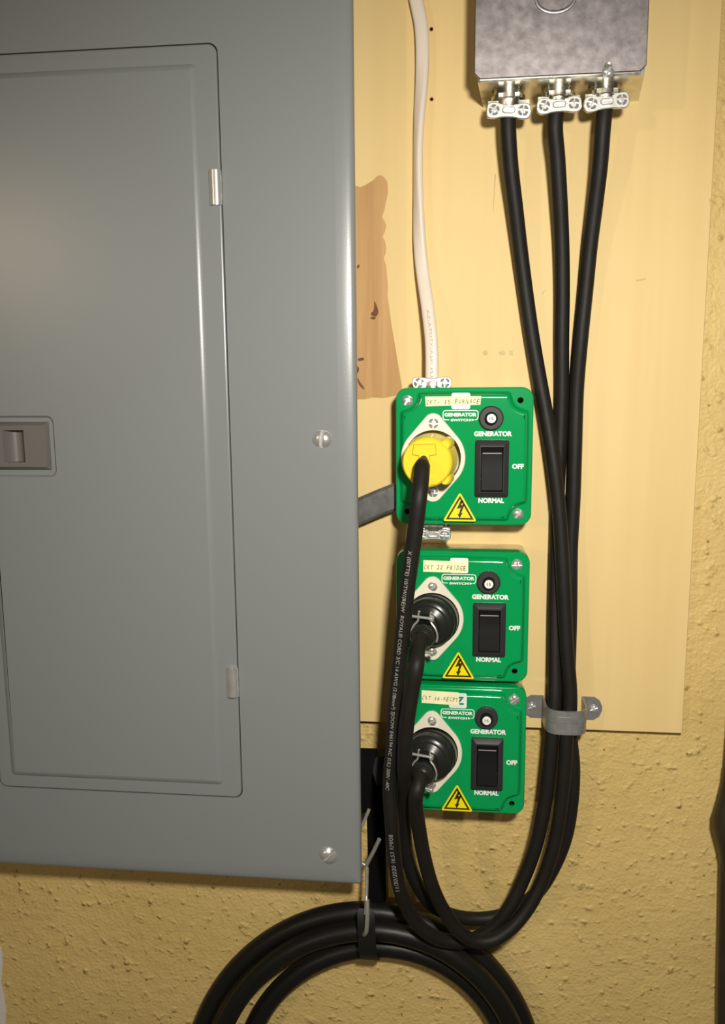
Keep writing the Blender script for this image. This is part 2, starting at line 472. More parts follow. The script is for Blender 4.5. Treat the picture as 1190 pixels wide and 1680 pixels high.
b.plate(RR(lx0, lx1, lz0, lz1, .8, 2), [(0, 69.5), (0, 70.4), (2.8, 74.2)], holes=[[(sc0, sz0), (sc1, sz0), (sc1, sz1), (sc0, sz1)]], hole_depth=10)
rows = [[], []]
for i in range(13):
    u = i / 12; x = sc0 + (sc1 - sc0) * u; h = 74 - 9 * math.sin(PI * u) ** .8
    rows[0].append(b.add((x, -h, sz0))); rows[1].append(b.add((x, -h, sz1)))
for i in range(12): b.f.append((rows[0][i], rows[0][i + 1], rows[1][i + 1], rows[1][i]))
b.build('latch', M['latch'], door, recalc=False)
def hinge(zc):
    b = MB(); x = -178.7
    prof = [(x - 4.2 + .0, 70.6)] + [(x - 4.1 * math.cos(a * PI / 10), 70.8 + 3.4 * math.sin(a * PI / 10)) for a in range(11)]
    b.ribbon(prof, .7, zc - 12.2, zc + 12.2)
    for s in (-1, 1): b.box(x + 3, x + 4.6, 69.5, 72.6, zc + s * 6.5 - 2.2, zc + s * 6.5 + 2.2)
    b.lathe((x, -71.5, zc - 12.3), (0, 0, 1), [(2.6, 0), (2.6, 24.6)], 14)
    o = b.build('hinge', M['zinc'], panel); o['label'] = 'shiny steel door hinge'
hinge(133.6); hinge(-245.2)
for x, z, a in ((-102.8, -50.1, 1.45), (-103.4, -392.7, .75), (-456, -50.1, .3), (-456, -392.7, .9)):
    b = MB(); b.screw(x, 70, z, 7.0, 'slot', a)
    b.build('cover_screw', M['zinc'], panel)['label'] = 'round slotted steel screw'

# ------------------------------------------------------------------ cable connector (clamp) used on the boxes
def connector(parent, x, h, z_top, length, w=27.0, bar_h=10.5, flip=1, rot=0.0):
    """box connector below (flip=1) or above (flip=-1) a box wall at z_top; h = axis distance from the wall"""
    b = MB(); A = (0, 0, -flip)
    b.lathe((x, -h, z_top), A, [(10.2, -2), (10.2, 2.6), (12.2, 2.8), (12.2, 5.6), (10.6, 6.2), (10.4, length * .62), (10.2, length * .7), (10.2, length)], 28)
    for s in (-1, 1):   # saddle ears behind the bar
        b.box(x + s * w * .36 - 4.4, x + s * w * .36 + 4.4, h - 2, h + 7.2, min(z_top - flip * length * .62, z_top - flip * (length + 5)), max(z_top - flip * length * .62, z_top - flip * (length + 5)))
        b.box(x + s * 5.6 - 1.8, x + s * 5.6 + 1.8, h + 8.4, h + 11.4, z_top - flip * 4.2 - 1.4, z_top - flip * 4.2 + 1.4)
    body = b.build('cable_connector', M['galv_box'], parent)
    zc = z_top - flip * (length + bar_h * .30)
    b = MB()
    R = Matrix.Translation((x, 0, zc)) @ Matrix.Rotation(rot, 4, 'Y') @ Matrix.Translation((-x, 0, -zc))
    b.M = R
    prof = [(x - w / 2, h + 6.6), (x - w * .36, h + 8.2), (x - w * .2, h + 8.7), (x, h + 9.0), (x + w * .2, h + 8.7), (x + w * .36, h + 8.2), (x + w / 2, h + 6.6)]
    bw = w / 2 + 1.5
    bar = chaikin([(-bw, -bar_h * .3), (-bw + 2.2, -bar_h * .52), (-bw * .55, -bar_h * .52), (-bw * .3, -bar_h * .42), (bw * .3, -bar_h * .42), (bw * .55, -bar_h * .52), (bw - 2.2, -bar_h * .52), (bw, -bar_h * .3),
                   (bw, bar_h * .3), (bw - 2.2, bar_h * .52), (bw * .55, bar_h * .52), (bw * .3, bar_h * .42), (-bw * .3, bar_h * .42), (-bw * .55, bar_h * .52), (-bw + 2.2, bar_h * .52), (-bw, bar_h * .3)], 1)
    b.plate([(x + u, zc + v) for u, v in bar], [(0, h + 7.2), (0, h + 8.9), (.5, h + 9.4)])
    b.plate([(px, pz) for px, pz in rrect(x - 4.6, x + 4.6, zc - 2.3, zc + 2.3, 2.2, 5)], [(0, h + 9), (0, h + 10.9), (.5, h + 11.3)],
            holes=[rrect(x - 3.2, x + 3.2, zc - 1.0, zc + 1.0, .9, 4)], hole_depth=.9)
    b.plate(rrect(x - 3.4, x + 3.4, zc - 1.2, zc + 1.2, 1.0, 4), [(0, h + 9), (0, h + 10.2)])
    b.build('clamp_bar', M['bright_zinc'], body)
    for s in (-1, 1):
        b = MB(); b.M = R
        b.screw(x + s * w * .36, h + 9.9, zc, 3.5, 'phillips', .5 + s)
        b.build('clamp_screw', M['zinc'], body)
    return zc

# ------------------------------------------------------------------ junction box
JX0, JX1, JZ0, JZ1 = 8.2, 124.3, 199.3, 318.0
jb = thing('junction_box', (70, 12, JZ0), 'bare galvanised steel junction box with three cable clamps underneath', 'junction box')
b = MB()
fr = [(JX0 + 2.6, JZ0 - 1.6), (JX1 - .8, JZ0 - 1.6), (JX1 - .8, JZ1), (JX0 + 2.6, JZ1)]
bk = [(16.2, JZ0 - 1.6), (131.0, JZ0 - 1.6), (131.0, JZ1), (16.2, JZ1)]
b.loft([[(x, -12.2, z) for x, z in bk], [(x, -70.4, z) for x, z in fr]])
b.build('box_body', M['galv_box'], jb, smooth=20)
c = 4.0
cov = [(JX0 + c, JZ0), (JX1 - c, JZ0 + .4), (JX1, JZ0 + c + .4), (JX1, JZ1 - c), (JX1 - c, JZ1), (JX0 + c, JZ1), (JX0, JZ1 - c), (JX0, JZ0 + c)]
hs = P(998, 110, 72)
slot_h = rrect(hs.x - 2.6, hs.x + 2.6, hs.z - 2.6, hs.z + 3.2, 2.55, 6)
b = MB(); b.plate(cov, [(0, 70.5), (0, 71.6), (.6, 72.2)], holes=[slot_h], hole_depth=1.6)
jc = b.build('box_cover', M['galv'], jb, smooth=20)
b = MB()
ko = P(912, -4, 72)
rings = []
for i in range(48):
    a = 2 * PI * i / 48; e = Vector((math.cos(a) * 13.0, 0, math.sin(a) * 9.2)); u = Vector((math.cos(a), 0, math.sin(a)))
    cc = Vector((ko.x, -72.1, ko.z)) + e
    rings.append([cc + u * (1.3 * math.cos(k * PI / 4)) + Vector((0, -1, 0)) * (.9 * math.sin(k * PI / 4)) for k in range(8)])
b.loft(rings, closed=True)
b.build('embossed_ring', M['galv'], jc)
b = MB(); b.lathe((hs.x, -71, hs.z - 3.0), (0, -1, 0), [(2.0, -6), (2.0, 0)], 16); b.screw(hs.x, 72.4, hs.z - 3.4, 3.9, 'slot', 1.1)
b.build('cover_screw', M['zinc'], jc)
CON = []
for px, py, rot in ((835, 181, .06), (918, 172, -.03), (996, 167, -.09)):
    q = P(px, py, 54)
    connector(jb, q.x, 44.0, JZ0 - 1.6, JZ0 - 1.6 - q.z - 3.2, w=28.5, rot=rot)
    CON.append(q)

# ------------------------------------------------------------------ generator switches
SWX, H0 = 3.9, 12.0
SW_Z = (-65.6, -192.9, -304.9)
def notch_outline(w, h, ins):
    a, c = w / 2 - ins, h / 2 - ins
    out = []
    q = [(-19.5, 0), (-14.5, -.6), (-13.4, -4.5), (-11.6, -9.2), (-9.2, -11.6), (-4.5, -13.4), (-.6, -14.5), (0, -19.5)]   # one corner, at (+,+), from the top edge to the right edge
    for sx, sz, rev in ((1, -1, False), (1, 1, True), (-1, 1, False), (-1, -1, True)):
        pts = [(sx * (a + u), sz * (c + v)) for u, v in q]
        out += pts[::-1] if rev else pts
    return chaikin(out, 2)
def hand_text(mb, body, quad, hh, hmm):
    """handwritten capitals along a paper strip; quad = TL, TR, BR, BL (x, z)"""
    tl, tr, br, bl = [Vector(q) for q in quad]
    n = len(body)
    for i, ch in enumerate(body):
        if ch == ' ': continue
        u = (i + .6) / (n + .3)
        base = (tl.lerp(tr, u)) * .42 + (bl.lerp(br, u)) * .58
        w = (tr - tl).length / n * ({'I': .10, '1': .2, '-': .34}.get(ch, .62))
        rot = math.atan2(tr.y - tl.y, tr.x - tl.x) + random.uniform(-.12, .12)
        if ch == '-': add_text(mb, ch, base.x, base.y - .3, w, .45, hh, 0, rot); continue
        add_text(mb, ch, base.x, base.y + random.uniform(-.25, .25), w, hmm * random.uniform(.85, 1.1), hh, .002, rot, .15)
SWITCHES = []
def gen_switch(i, label, note, screws_at, lab_px):
    cz = SW_Z[i]
    t = thing('generator_switch', (SWX, -H0, cz), label, 'power switch', 'green generator switches on the board')
    X = lambda x: SWX + x
    Z = lambda z: cz + z
    T = lambda poly: [(X(x), Z(z)) for x, z in poly]
    hF, hR = H0 + 38, H0 + 44            # flange plane and raised face, from the wall
    b = MB(); b.plate(T(rrect(-50.2, 50.2, -50.6, 51.6, 4, 4)), [(0, H0 + .1), (0, hF - 2.2)], holes=[T(rrect(-48.6, 48.6, -49, 50, 3, 4))], hole_depth=34, back='full')
    body = b.build('steel_box', M['galv_box'], t)
    for kx in (-4, 24):
        b = MB(); b.lathe((X(kx), -H0 - 19, Z(51.5)), (0, 0, 1), [(10.5, 0), (10.5, .5), (9.8, .9), (0.5, .9)], 28)
        b.build('knockout', M['galv_box'], body)
    for kx in (-12, 22):
        b = MB(); b.lathe((X(kx), -H0 - 19, Z(-50.5)), (0, 0, -1), [(10.5, 0), (10.5, .3), (9.8, .5), (0.5, .5)], 28)
        b.build('knockout', M['galv_box'], body)
    # stamped cover: flange with two open holes, raised field with notched corners
    corners = {'TL': (-43.2, 43.4), 'TR': (42.3, 43.2), 'BR': (42.2, -43.9), 'BL': (-43.2, -42.9)}
    open_holes = [k for k in corners if k not in screws_at]
    no = T(notch_outline(104.5, 106, 2.6))
    b = MB()
    b.plate(T(rrect(-52.25, 52.25, -53, 53, 9, 8)), [(0, hF - 13), (0, hF - .9), (.3, hF - .3), (.9, hF)],
            holes=[no] + [T(circ(*corners[k], 2.3, 18)) for k in open_holes], hole_depth=2, back=False)
    ic = (-23.3, 0.0)
    b.plate(no, [(0, hF), (.6, hF + .25), (1.2, hF + 1.1), (1.7, hF + 2.4), (2.2, hF + 3.9), (2.8, hF + 5.0), (3.5, hF + 5.6), (4.1, hF + 5.87), (4.6, hF + 5.98), (4.85, hR)], back=False,
            holes=[T(circ(*ic, 21.4, 40)), T([(9.6, -28.8), (33.2, -28.8), (33.2, 12.6), (9.6, 12.6)])], hole_depth=2)
    cover = b.build('cover', M['green'], t, smooth=50); cover['label'] = 'glossy green stamped cover'
    for k in screws_at:
        x, z = corners[k]
        b = MB(); b.screw(X(x), hF + .3, Z(z), 4.0, 'phillips' if i else 'slot', 1.0 + i * .6)
        b.build('cover_screw', M['zinc'], t)
    # power inlet
    fl = hull(circ(*ic, 24.6, 64) + circ(ic[0], 26.6, 7.4, 40) + circ(ic[0], -26.6, 7.4, 40))
    b = MB(); b.plate(T(fl), [(0, hR), (0, hR + 1.6), (.5, hR + 2.2)], holes=[T(circ(*ic, 21.3, 48))], hole_depth=2.4)
    inlet = b.build('inlet_flange', M['flange'], t, smooth=30); inlet['label'] = 'ivory diamond shaped inlet plate'
    b = MB(); b.lathe((X(ic[0]), -(hR + 1.9), Z(ic[1])), (0, 1, 0), [(21.25, 0), (20.8, 16), (.4, 16)], 48, cap0=False)
    b.build('inlet_cup', M['cup'] if i == 0 else M['black_matte'], inlet, recalc=False)
    for s in (1, -1):
        b = MB(); b.screw(X(ic[0] + .3), hR + 2.3, Z(26.4 * s), 3.5, 'slot' if i else 'phillips', 1.5 - .5 * i)
        b.build('flange_screw', M['zinc'], inlet)
    # breaker button
    b = MB(); bx, bz = 20.3, 30.2
    n = 56
    knurl = [(bx + (9.25 if k % 2 else 8.9) * math.cos(2 * PI * k / n), bz + (9.25 if k % 2 else 8.9) * math.sin(2 * PI * k / n)) for k in range(n)] if i else circ(bx, bz, 9.3, 44)
    b.plate(T(knurl), [(0, hR), (0, hR + 2.2), (1.0, hR + 3.0)])
    btn = b.build('breaker_button', M['black_matte'], t)
    b = MB(); b.plate(T(circ(bx, bz, 4.9, 12)), [(0, hR + 2.8), (0, hR + 6), (.7, hR + 6.8)])
    b.build('button_stem', M['black_plastic'], btn)
    b = MB(); b.plate(T(circ(bx, bz, 3.4, 28)), [(0, hR + 6.6), (0, hR + 7.2), (.3, hR + 7.4)])
    b.build('button_dot', M['dot'], btn)
    b = MB(); add_text(b, '15', X(bx), Z(bz), 3.0, 2.3, hR + 7.5, .012)
    b.build('rating_number', M['sign_black'], btn)
    # rocker
    b = MB()
    bez = RR(8.6, 34.1, -29.9, 13.6, 1.6, 4, off=(SWX, cz))
    rx0, rx1, rz0, rz1 = 12.9, 29.9, -25.6, 8.6
    b.plate(bez, [(0, hR), (0, hR + 1.6), (.5, hR + 2.2), (3.9, hR + 4.2)], holes=[T([(rx0, rz0), (rx1, rz0), (rx1, rz1), (rx0, rz1)])], hole_depth=6)
    sw = b.build('switch_bezel', M['black_matte'], t, smooth=25)
    b = MB()
    prof = [(rz0 + .5, hR - 2), (rz0 + .5, hR + 4.9), (rz0 + 1.6, hR + 5.3), (-8, hR + 3.2), (3.2, hR + 1.4), (4.4, hR + 1.6), (rz1 - .4, hR + 2.8), (rz1 - .4, hR - 2)]
    b.loft([[(X(x), -h, Z(z)) for z, h in prof] for x in (rx0 + .6, rx1 - .6)])
    b.build('rocker', M['black_plastic'], sw, smooth=20)
    b = MB(); b.box(X(rx0 + 1.4), X(rx1 - 1.4), hR + 1.3, hR + 1.85, Z(3.3), Z(4.0))
    b.build('rocker_highlight', M['rocker_highlight'], sw)  # highlight on the ridge edge, made as a light grey strip
    # printed lettering
    hp = hR + .12
    for word, tx, tz, tw_ in (('GENERATOR', 21.9, 18.3, 28.6), ('NORMAL', 21.3, -32.8, 19.6), ('OFF', 41.0, -6.4, 8.8)):
        b = MB(); add_text(b, word, X(tx), Z(tz), tw_, 3.9, hp, .05)
        b.build('switch_lettering', M['print_white'], cover)
    b = MB()
    lo, li = rrect(-16.2, 10.8, 28.6, 36.2, 2.2, 5), rrect(-15.55, 10.15, 29.25, 35.55, 1.7, 5)
    a0, a1 = b.ring(T(lo), hp), b.ring(T(li), hp)
    for k in range(len(a0)):
        mx = (lo[k][0] + lo[(k + 1) % len(lo)][0]) / 2; mz = lo[k][1]
        k2 = (k + 1) % len(a0)
        if abs(lo[k][1] - 28.6) < .01 and abs(lo[k2][1] - 28.6) < .01:     # lower edge: broken by SWITCH
            for xa, xb in ((-14, -11.2), (8.2, 8.6)):
                q = [b.add((X(x), -hp, Z(z))) for x, z in ((xa, 28.6), (xb, 28.6), (xb, 29.25), (xa, 29.25))]; b.f.append(tuple(q))
        else: b.f.append((a0[k], a0[k2], a1[k2], a1[k]))
    add_text(b, 'GENERATOR', X(-2.7), Z(32.8), 24.4, 2.9, hp, .055)
    add_text(b, 'SWITCH', X(-2.6), Z(28.7), 15.0, 1.9, hp, .055)
    q = [b.add((X(x), -hp, Z(z))) for x, z in ((5.6, 27.8), (8.0, 28.8), (5.6, 29.8))]; b.f.append(tuple(q))
    b.plate(T(rrect(-9.6, 4.5, 36.9, 49.2, 1.6, 5)), [(0, hp - .1), (0, hp)])
    lg = b.build('logo', M['logo_white'], cover)
    b = MB(); add_text(b, 'EZ', X(-2.6), Z(43.0), 10.2, 6.6, hp + .08, .04)
    b.build('logo_letters', M['logo_green'], lg)
    # warning triangle
    tri = [(-15.6, -49.2), (10.6, -49.2), (-2.5, -26.4)]
    def rtri(p, k):
        out = []
        for j in range(3):
            v = Vector(p[j]); a = Vector(p[j - 1]); c2 = Vector(p[(j + 1) % 3])
            out += [tuple(v + (a - v).normalized() * k), tuple(v + ((a - v).normalized() + (c2 - v).normalized()) * k * .33), tuple(v + (c2 - v).normalized() * k)]
        return out
    b = MB(); b.plate(T(rtri(tri, 1.6)), [(0, hp - .1), (0, hp + .1)])
    wt = b.build('warning_sign', M['sign_yellow'], t); wt['label'] = 'yellow high voltage warning triangle'
    b = MB()
    t1, t2 = inset(tri, 1.35), inset(tri, 2.75)
    r1, r2 = b.ring(T(t1), hp + .18), b.ring(T(t2), hp + .18); b.bridge(r1, r2)
    bolt = [(-2.0, -33.0), (-4.9, -39.6), (-1.9, -38.7), (-3.2, -43.6), (-4.4, -43.2), (-2.6, -46.9), (-.2, -42.4), (-1.5, -42.9), (1.3, -35.6), (-1.7, -36.6), (.3, -33.0)]
    b.plate(T(bolt), [(0, hp + .1), (0, hp + .18)])
    b.build('warning_symbol', M['sign_black'], wt)
    # paper strip with handwriting
    quad = [(lambda q: (q.x, q.z))(P(px, py, hR + .4)) for px, py in lab_px]
    b = MB(); b.plate(quad[::-1], [(0, hR + .15), (0, hR + .42)])
    lab = b.build('paper_label', M['paper'], t); lab['label'] = 'pale yellow paper strip with handwriting'
    b = MB(); hand_text(b, note, quad, hR + .5, 3.5)
    b.build('handwriting', M['ink'], lab)
    SWITCHES.append(t)
    return t
sw1 = gen_switch(0, 'green generator switch with the bright yellow plug, topmost of three', 'CKT- 15 FURNACE', ('TL', 'BR'), ((697.8, 650.6), (789.6, 649.6), (788.6, 664), (698.8, 666.7)))
sw2 = gen_switch(1, 'green generator switch labelled fridge, middle of the three', 'CKT 22 FRIDGE', ('TR', 'BL'), ((695, 919), (766.7, 921.7), (766, 940), (694.6, 938)))
sw3 = gen_switch(2, 'green generator switch lowest of the three, black plug, Z logo uncovered', 'CKT 16-RECPT', ('TR', 'BL'), ((691.9, 1135.3), (752.5, 1139), (754, 1159.6), (692.2, 1155.5)))
sw3.scale = (1, 1, 1.03)
q = P(709, 627, 44)
connector(sw1, q.x, 34.0, SW_Z[0] + 51.6, q.z - SW_Z[0] - 51.6 - 3.0, w=27.5, bar_h=8.5, flip=-1)
q = P(711, 879, 44)
connector(sw1, q.x, 32.0, SW_Z[0] - 50.6, (SW_Z[0] - 50.6) - q.z - 3, w=25, bar_h=9)

# ------------------------------------------------------------------ power cords
def cord(label, pts, plug_fn, prints=()):
    path_pts = [P(*p) for p in pts]
    low = min(path_pts, key=lambda p: p.z)
    t = thing('power_cord', (low.x, low.y, low.z), label, 'power cord', 'black power cords from the junction box')
    end = plug_fn(t)
    path_pts += end
    b = MB(); path = b.tube(path_pts, (lambda f: 5.75 if f < .984 else 5.75 - 4.6 * (f - .984) / .016) if plug_fn is yellow_plug else 5.75, n=16, step=3.0)
    cab = b.build('cable', M['rubber'], t)
    for body, py, length, h, flip, ang in prints:
        # start of the lettering: the point of the rising leg that shows at this photo height
        cum = 0.0; best = None
        zt = py
        acc = [0.0]
        for a, c2 in zip(path, path[1:]): acc.append(acc[-1] + (c2 - a).length)
        for k in range(len(path) - 1, 0, -1):
            if path[k].z <= zt: best = acc[k]; break
        b = MB(); wrap_text(b, body, path, best, length, h, 5.75, flip, ang)
        b.build('cable_print', M['print_grey'], cab, recalc=False)
    return t

def plug_frame(C, A):
    """local plug frame: x right, -y out along the axis, z up"""
    A = Vector(A).normalized()
    Yl = -A; Xl = Yl.cross(Vector((0, 0, 1))).normalized(); Zl = Xl.cross(Yl)
    m = Matrix((Xl, Yl, Zl)).transposed().to_4x4(); m.translation = Vector(C)
    return m
def yellow_plug(t):
    C = (SWX - 23.3, -58.0, SW_Z[0]); Mx = plug_frame(C, (-.13, -1, -.02))
    b = MB(); b.M = Mx
    r = 19.6; ol = []
    for k in range(64):
        a = 2 * PI * k / 64; rr = r
        ol.append((rr * math.cos(a), rr * math.sin(a)))
    b.plate(ol, [(1.5, -6), (1.5, 4), (0, 4.6), (0, 9), (.4, 17), (.9, 26), (1.4, 28.6), (2.6, 29.6)])
    pl = b.build('plug', M['yellow'], t, smooth=40); pl['label'] = 'bright yellow moulded plug'
    for sz in (1, -1):        # clamp lugs at the side
        b = MB(); b.M = Mx
        b.lathe((13.2, -10, sz * 13.0), (0, -1, 0), [(4.6, 0), (4.6, 10), (4.2, 15), (3.0, 17)], 20)
        b.build('clamp_lug', M['yellow'], pl)
    b = MB(); b.M = Mx
    b.plate([(9.5, -12.5), (15.5, -11), (17.6, 0), (15.5, 11), (9.5, 12.5)], [(0, 6), (0, 17), (1.8, 22)])
    b.build('side_rib', M['yellow'], pl)
    b = MB(); b.M = Mx
    b.plate([(-10.4, 6.0), (-5.6, 5.2), (-5.2, 2.0), (1.8, 2.0), (2.2, 5.2), (7.0, 6.4), (6.2, 13.6), (-9.2, 13.0)], [(0, 29), (0, 30.2), (.3, 30.5)])
    b.build('cord_cap', M['yellow'], pl, smooth=20)
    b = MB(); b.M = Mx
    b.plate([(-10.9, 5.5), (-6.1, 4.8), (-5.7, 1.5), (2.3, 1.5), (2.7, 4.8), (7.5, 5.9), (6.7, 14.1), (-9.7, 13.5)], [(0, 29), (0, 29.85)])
    b.build('cap_seam_shade', M['seam_shade'], pl, smooth=20)  # darker plate under the cap, painted as its shadow gap
    b = MB(); b.M = Mx
    b.plate([(-6.0, -16), (7.4, -16), (7.4, -10.5), (6.2, -10), (-6, -10)], [(0, 28), (0, 30.1), (.3, 30.4)])
    b.build('cord_cap', M['yellow'], pl, smooth=20)
    b = MB(); b.M = Mx
    b.screw(1, 12.5, -21.2, 2.4, 'phillips', .4)
    b.build('clamp_screw', M['zinc'], pl)
    return [Mx @ Vector((-2.0, -33.5, 0.6)), Mx @ Vector((-1.9, -29.5, 3.0)), Mx @ Vector((-1.8, -24, 4.2))]
def black_plug(i):
    def fn(t):
        C = (SWX - 23.3, -58.0, SW_Z[i]); Mx = plug_frame(C, (-.20, -1, -.02 if i == 2 else -.04))
        b = MB(); b.M = Mx
        b.lathe((0, 0, 0), (0, -1, 0), [(18.5, -8), (20.4, -6), (20.6, 3), (19.6, 4.4), (19.4, 10), (18.8, 11.2), (17.2, 12.6), (15.6, 13.4), (15.2, 14.2), (14.2, 15.0), (10.5, 16.4), (9.6, 17.2), (9.2, 20)], 48)
        pl = b.build('plug', M['plug_rubber'], t, smooth=25); pl['label'] = 'round black rubber plug'
        b = MB(); b.M = Mx
        b.lathe((-1, 0, -3.5), (0, -1, -.06), [(9.4, 14), (9.4, 24), (10.0, 25), (9.8, 28), (8.6, 31), (6.4, 33)], 32)
        gr = b.build('cord_grip', M['plug_rubber'], pl)
        for sx in (-4.6, 4.6):     # wire clamp loops
            b = MB(); b.M = Mx
            pts = [(sx * 1.0 - .3 + 1.2, -26.5, 14.5), (sx, -26.2, 12.0), (sx, -26.0, 9.0), (sx * 1.15, -26.4, 6.2), (sx * 1.75, -26.8, 3.0), (sx * 2.15, -27, -1.5), (sx * 2.2, -26.5, -5.5), (sx * 2.0, -26, -9)]
            b.tube(pts, .75, n=8, step=1.2)
            b.build('clamp_wire', M['zinc'], pl)
        b = MB(); b.M = Mx
        b.lathe((-12, -26, 10.0), (1, 0, -.05), [(1.1, 0), (1.1, 17), (1.1, 17.1), (2.7, 17.2), (2.7, 18.6), (1.6, 19.6)], 14)
        b.build('clamp_screw', M['zinc'], pl)
        b = MB(); b.M = Mx
        b.lathe((-13, -25, -16.5), (1, 0, -.12), [(1.2, 0), (1.2, 18), (2.4, 18.1), (2.4, 19.6), (1.4, 20.4)], 14)
        b.build('clamp_screw', M['zinc'], pl)
        return [Mx @ Vector((-1.2, -43, -10.5)), Mx @ Vector((-1, -36, -5.6)), Mx @ Vector((-1, -26, -4.2))]
    return fn

zof = lambda px, py, d: P(px, py, d).z
cordA = cord('black printed power cord from the middle clamp to the yellow plug',
    [(918, 150, 44), (911, 205, 45), (915, 260, 40), (919, 330, 34), (922, 400, 28), (923, 480, 24), (922, 560, 22), (922, 640, 20), (919.5, 720, 19), (915.5, 800, 19.5), (913, 900, 21), (911, 1000, 24), (911, 1080, 30),
     (910.5, 1150, 36), (906, 1210, 38), (901.5, 1260, 38), (894, 1320, 38), (880, 1385, 38), (860, 1440, 38), (835, 1490, 40), (805, 1525, 40), (770, 1543, 42), (730, 1543, 48), (697, 1527, 55), (672, 1498, 60),
     (656, 1458, 66), (648, 1410, 72), (643, 1350, 82), (639.5, 1290, 83), (645, 1220, 88), (651, 1140, 92), (659, 1060, 98), (667, 980, 104), (676, 910, 109), (683, 860, 112), (688, 815, 113), (691.5, 785, 106), (693, 765, 99)],
    yellow_plug,
    [('X (00TTE) 10/TW/(RE)W  ROYAL\u00ae CORD 3/C 14 AWG (2.08mm\u00b2) SJOOW E46194 NC (UL) 300V -40C', zof(640, 1290, 84), 200, 3.7, True, .30),
     ('11/30/2020 16:53 RM/08', zof(652, 1455, 70), 60, 3.4, False, .15)])
cordB = cord('black power cord from the clamp nearest the cover screw to the fridge switch',
    [(996, 150, 44), (990, 205, 45), (985, 270, 40), (978, 330, 34), (969, 400, 28), (961, 480, 24), (953, 560, 22), (946.5, 640, 19), (943.5, 740, 18.5), (941, 820, 18.5), (937, 900, 18.5), (936, 1000, 18.5), (934, 1080, 20),
     (932, 1150, 24), (937, 1215, 26), (941, 1260, 27), (938, 1320, 27), (928, 1375, 25), (910, 1420, 24), (885, 1460, 22), (850, 1490, 22), (815, 1504, 22), (775, 1507, 25), (735, 1499, 32), (703, 1478, 40), (682, 1445, 48),
     (667, 1400, 54), (664, 1350, 62), (664.5, 1300, 80), (664, 1250, 99), (667, 1195, 106), (675, 1140, 110), (684, 1090, 112)],
    black_plug(1))
cordC = cord('black power cord from the outer clamp, crossing in front, to the lowest switch',
    [(835, 150, 44), (834, 205, 45), (838, 270, 40), (846, 340, 34), (854, 410, 28), (863, 480, 25), (873, 550, 24), (885, 620, 26), (898, 690, 30), (909, 760, 33), (917, 830, 34), (922, 900, 35), (926, 980, 36), (930, 1060, 37),
     (936, 1150, 38), (930, 1212, 39), (927, 1260, 39), (922, 1310, 39), (915, 1360, 39), (904, 1405, 39), (888, 1450, 40), (865, 1492, 44), (836, 1525, 50), (806, 1543, 54), (778, 1543, 57), (751, 1525, 61), (728, 1493, 66), (710, 1455, 72),
     (696, 1405, 80), (687, 1355, 88), (682, 1315, 96)],
    black_plug(2))

# ------------------------------------------------------------------ strap holding the three cords
ps = thing('pipe_strap', (91, -12, -280), 'dull galvanised two-hole strap over the three cords on the board', 'pipe strap')
sz0, sz1 = -290.5, -270.5
cx, r0 = 89.0, 15.6
sg = lambda v: math.copysign(abs(v) ** .6, v)
arch = [(cx - r0, 13.4), (cx - r0, 20), (cx - r0, 28)] + [(cx - r0 * sg(math.cos(a * PI / 16)), 28 + 17.5 * sg(math.sin(a * PI / 16))) for a in range(17)] + [(cx + r0, 28), (cx + r0, 20), (cx + r0, 13.4)]
b = MB(); b.ribbon(arch, 1.4, sz0, sz1)
mid = [(cx - (r0 + 1.4) * sg(math.cos(a * PI / 16)), 28 + 18.9 * sg(math.sin(a * PI / 16))) for a in range(3, 14)]
b.ribbon(mid, .6, (sz0 + sz1) / 2 + .2, (sz0 + sz1) / 2 + 5)
band = b.build('band', M['strap'], ps, smooth=40)
b = MB()
add_text(b, 'IDN   1 1/5', cx, -287.2, 16, 2.4, 47.2, .02); add_text(b, '1 15', cx + 1, -272.6, 6.5, 2.2, 47.3, .02)
b.build('stamped_marks', M['zinc'], band)
for s in (-1, 1):
    b = MB(); e0 = cx + s * (r0 + .2); e1 = cx + s * (r0 + 17)
    ol = rrect(min(e0, e1), max(e0, e1), sz0 + .5, sz1 - .5, .5, 2)
    k = 6.5
    if s > 0: ol = [(e0, sz0), (e1 - k, sz0), (e1 - 2, sz0 + 3), (e1, sz0 + 8), (e1, sz1 - 8), (e1 - 2, sz1 - 3), (e1 - k, sz1), (e0, sz1)]
    else: ol = [(e0, sz1), (e1 + k, sz1), (e1 + 2, sz1 - 3), (e1, sz1 - 8), (e1, sz0 + 8), (e1 + 2, sz0 + 3), (e1 + k, sz0), (e0, sz0)]
    b.plate(ol, [(0, 12.1), (0, 13.3), (.3, 13.6)])
    b.build('ear', M['strap'], ps)
    b = MB(); b.screw(cx + s * (r0 + 10), 13.7, -280.5, 3.3, 'phillips', .4)
    b.build('strap_screw', M['zinc'], ps)

# ------------------------------------------------------------------ white and grey sheathed cables
wpts = [(672, -60, 19), (683, 0, 19), (691, 40, 19), (693.5, 90, 19), (692, 140, 19), (688, 195, 19), (686, 260, 19), (687, 340, 20), (689, 400, 21), (694, 450, 24), (702, 505, 30), (708, 560, 35), (709, 612, 37.5), (709, 632, 37.5)]
wp = [P(*p) for p in wpts]
b = MB()
tw = lambda f: (0.0 if f < .2 else 1.15 * math.sin(PI * (f - .2) / .52) if f < .72 else 0.0)
path = b.tube(wp, 2.9, n=18, step=4, rx=5.1, twist=tw)
wc = thing('sheathed_cable', (wp[-1].x, wp[-1].y, wp[-1].z), 'flat white sheathed cable running down into the topmost green switch', 'cable')
wo = b.build('sheath', M['white_cable'], wc)
b = MB(); wrap_text(b, 'AZ-ATD7X/A5P/ PLUS 2', path, 255, 62, 2.2, 3.0, False)
b.build('sheath_print', M['print_faint'], wo, recalc=False)
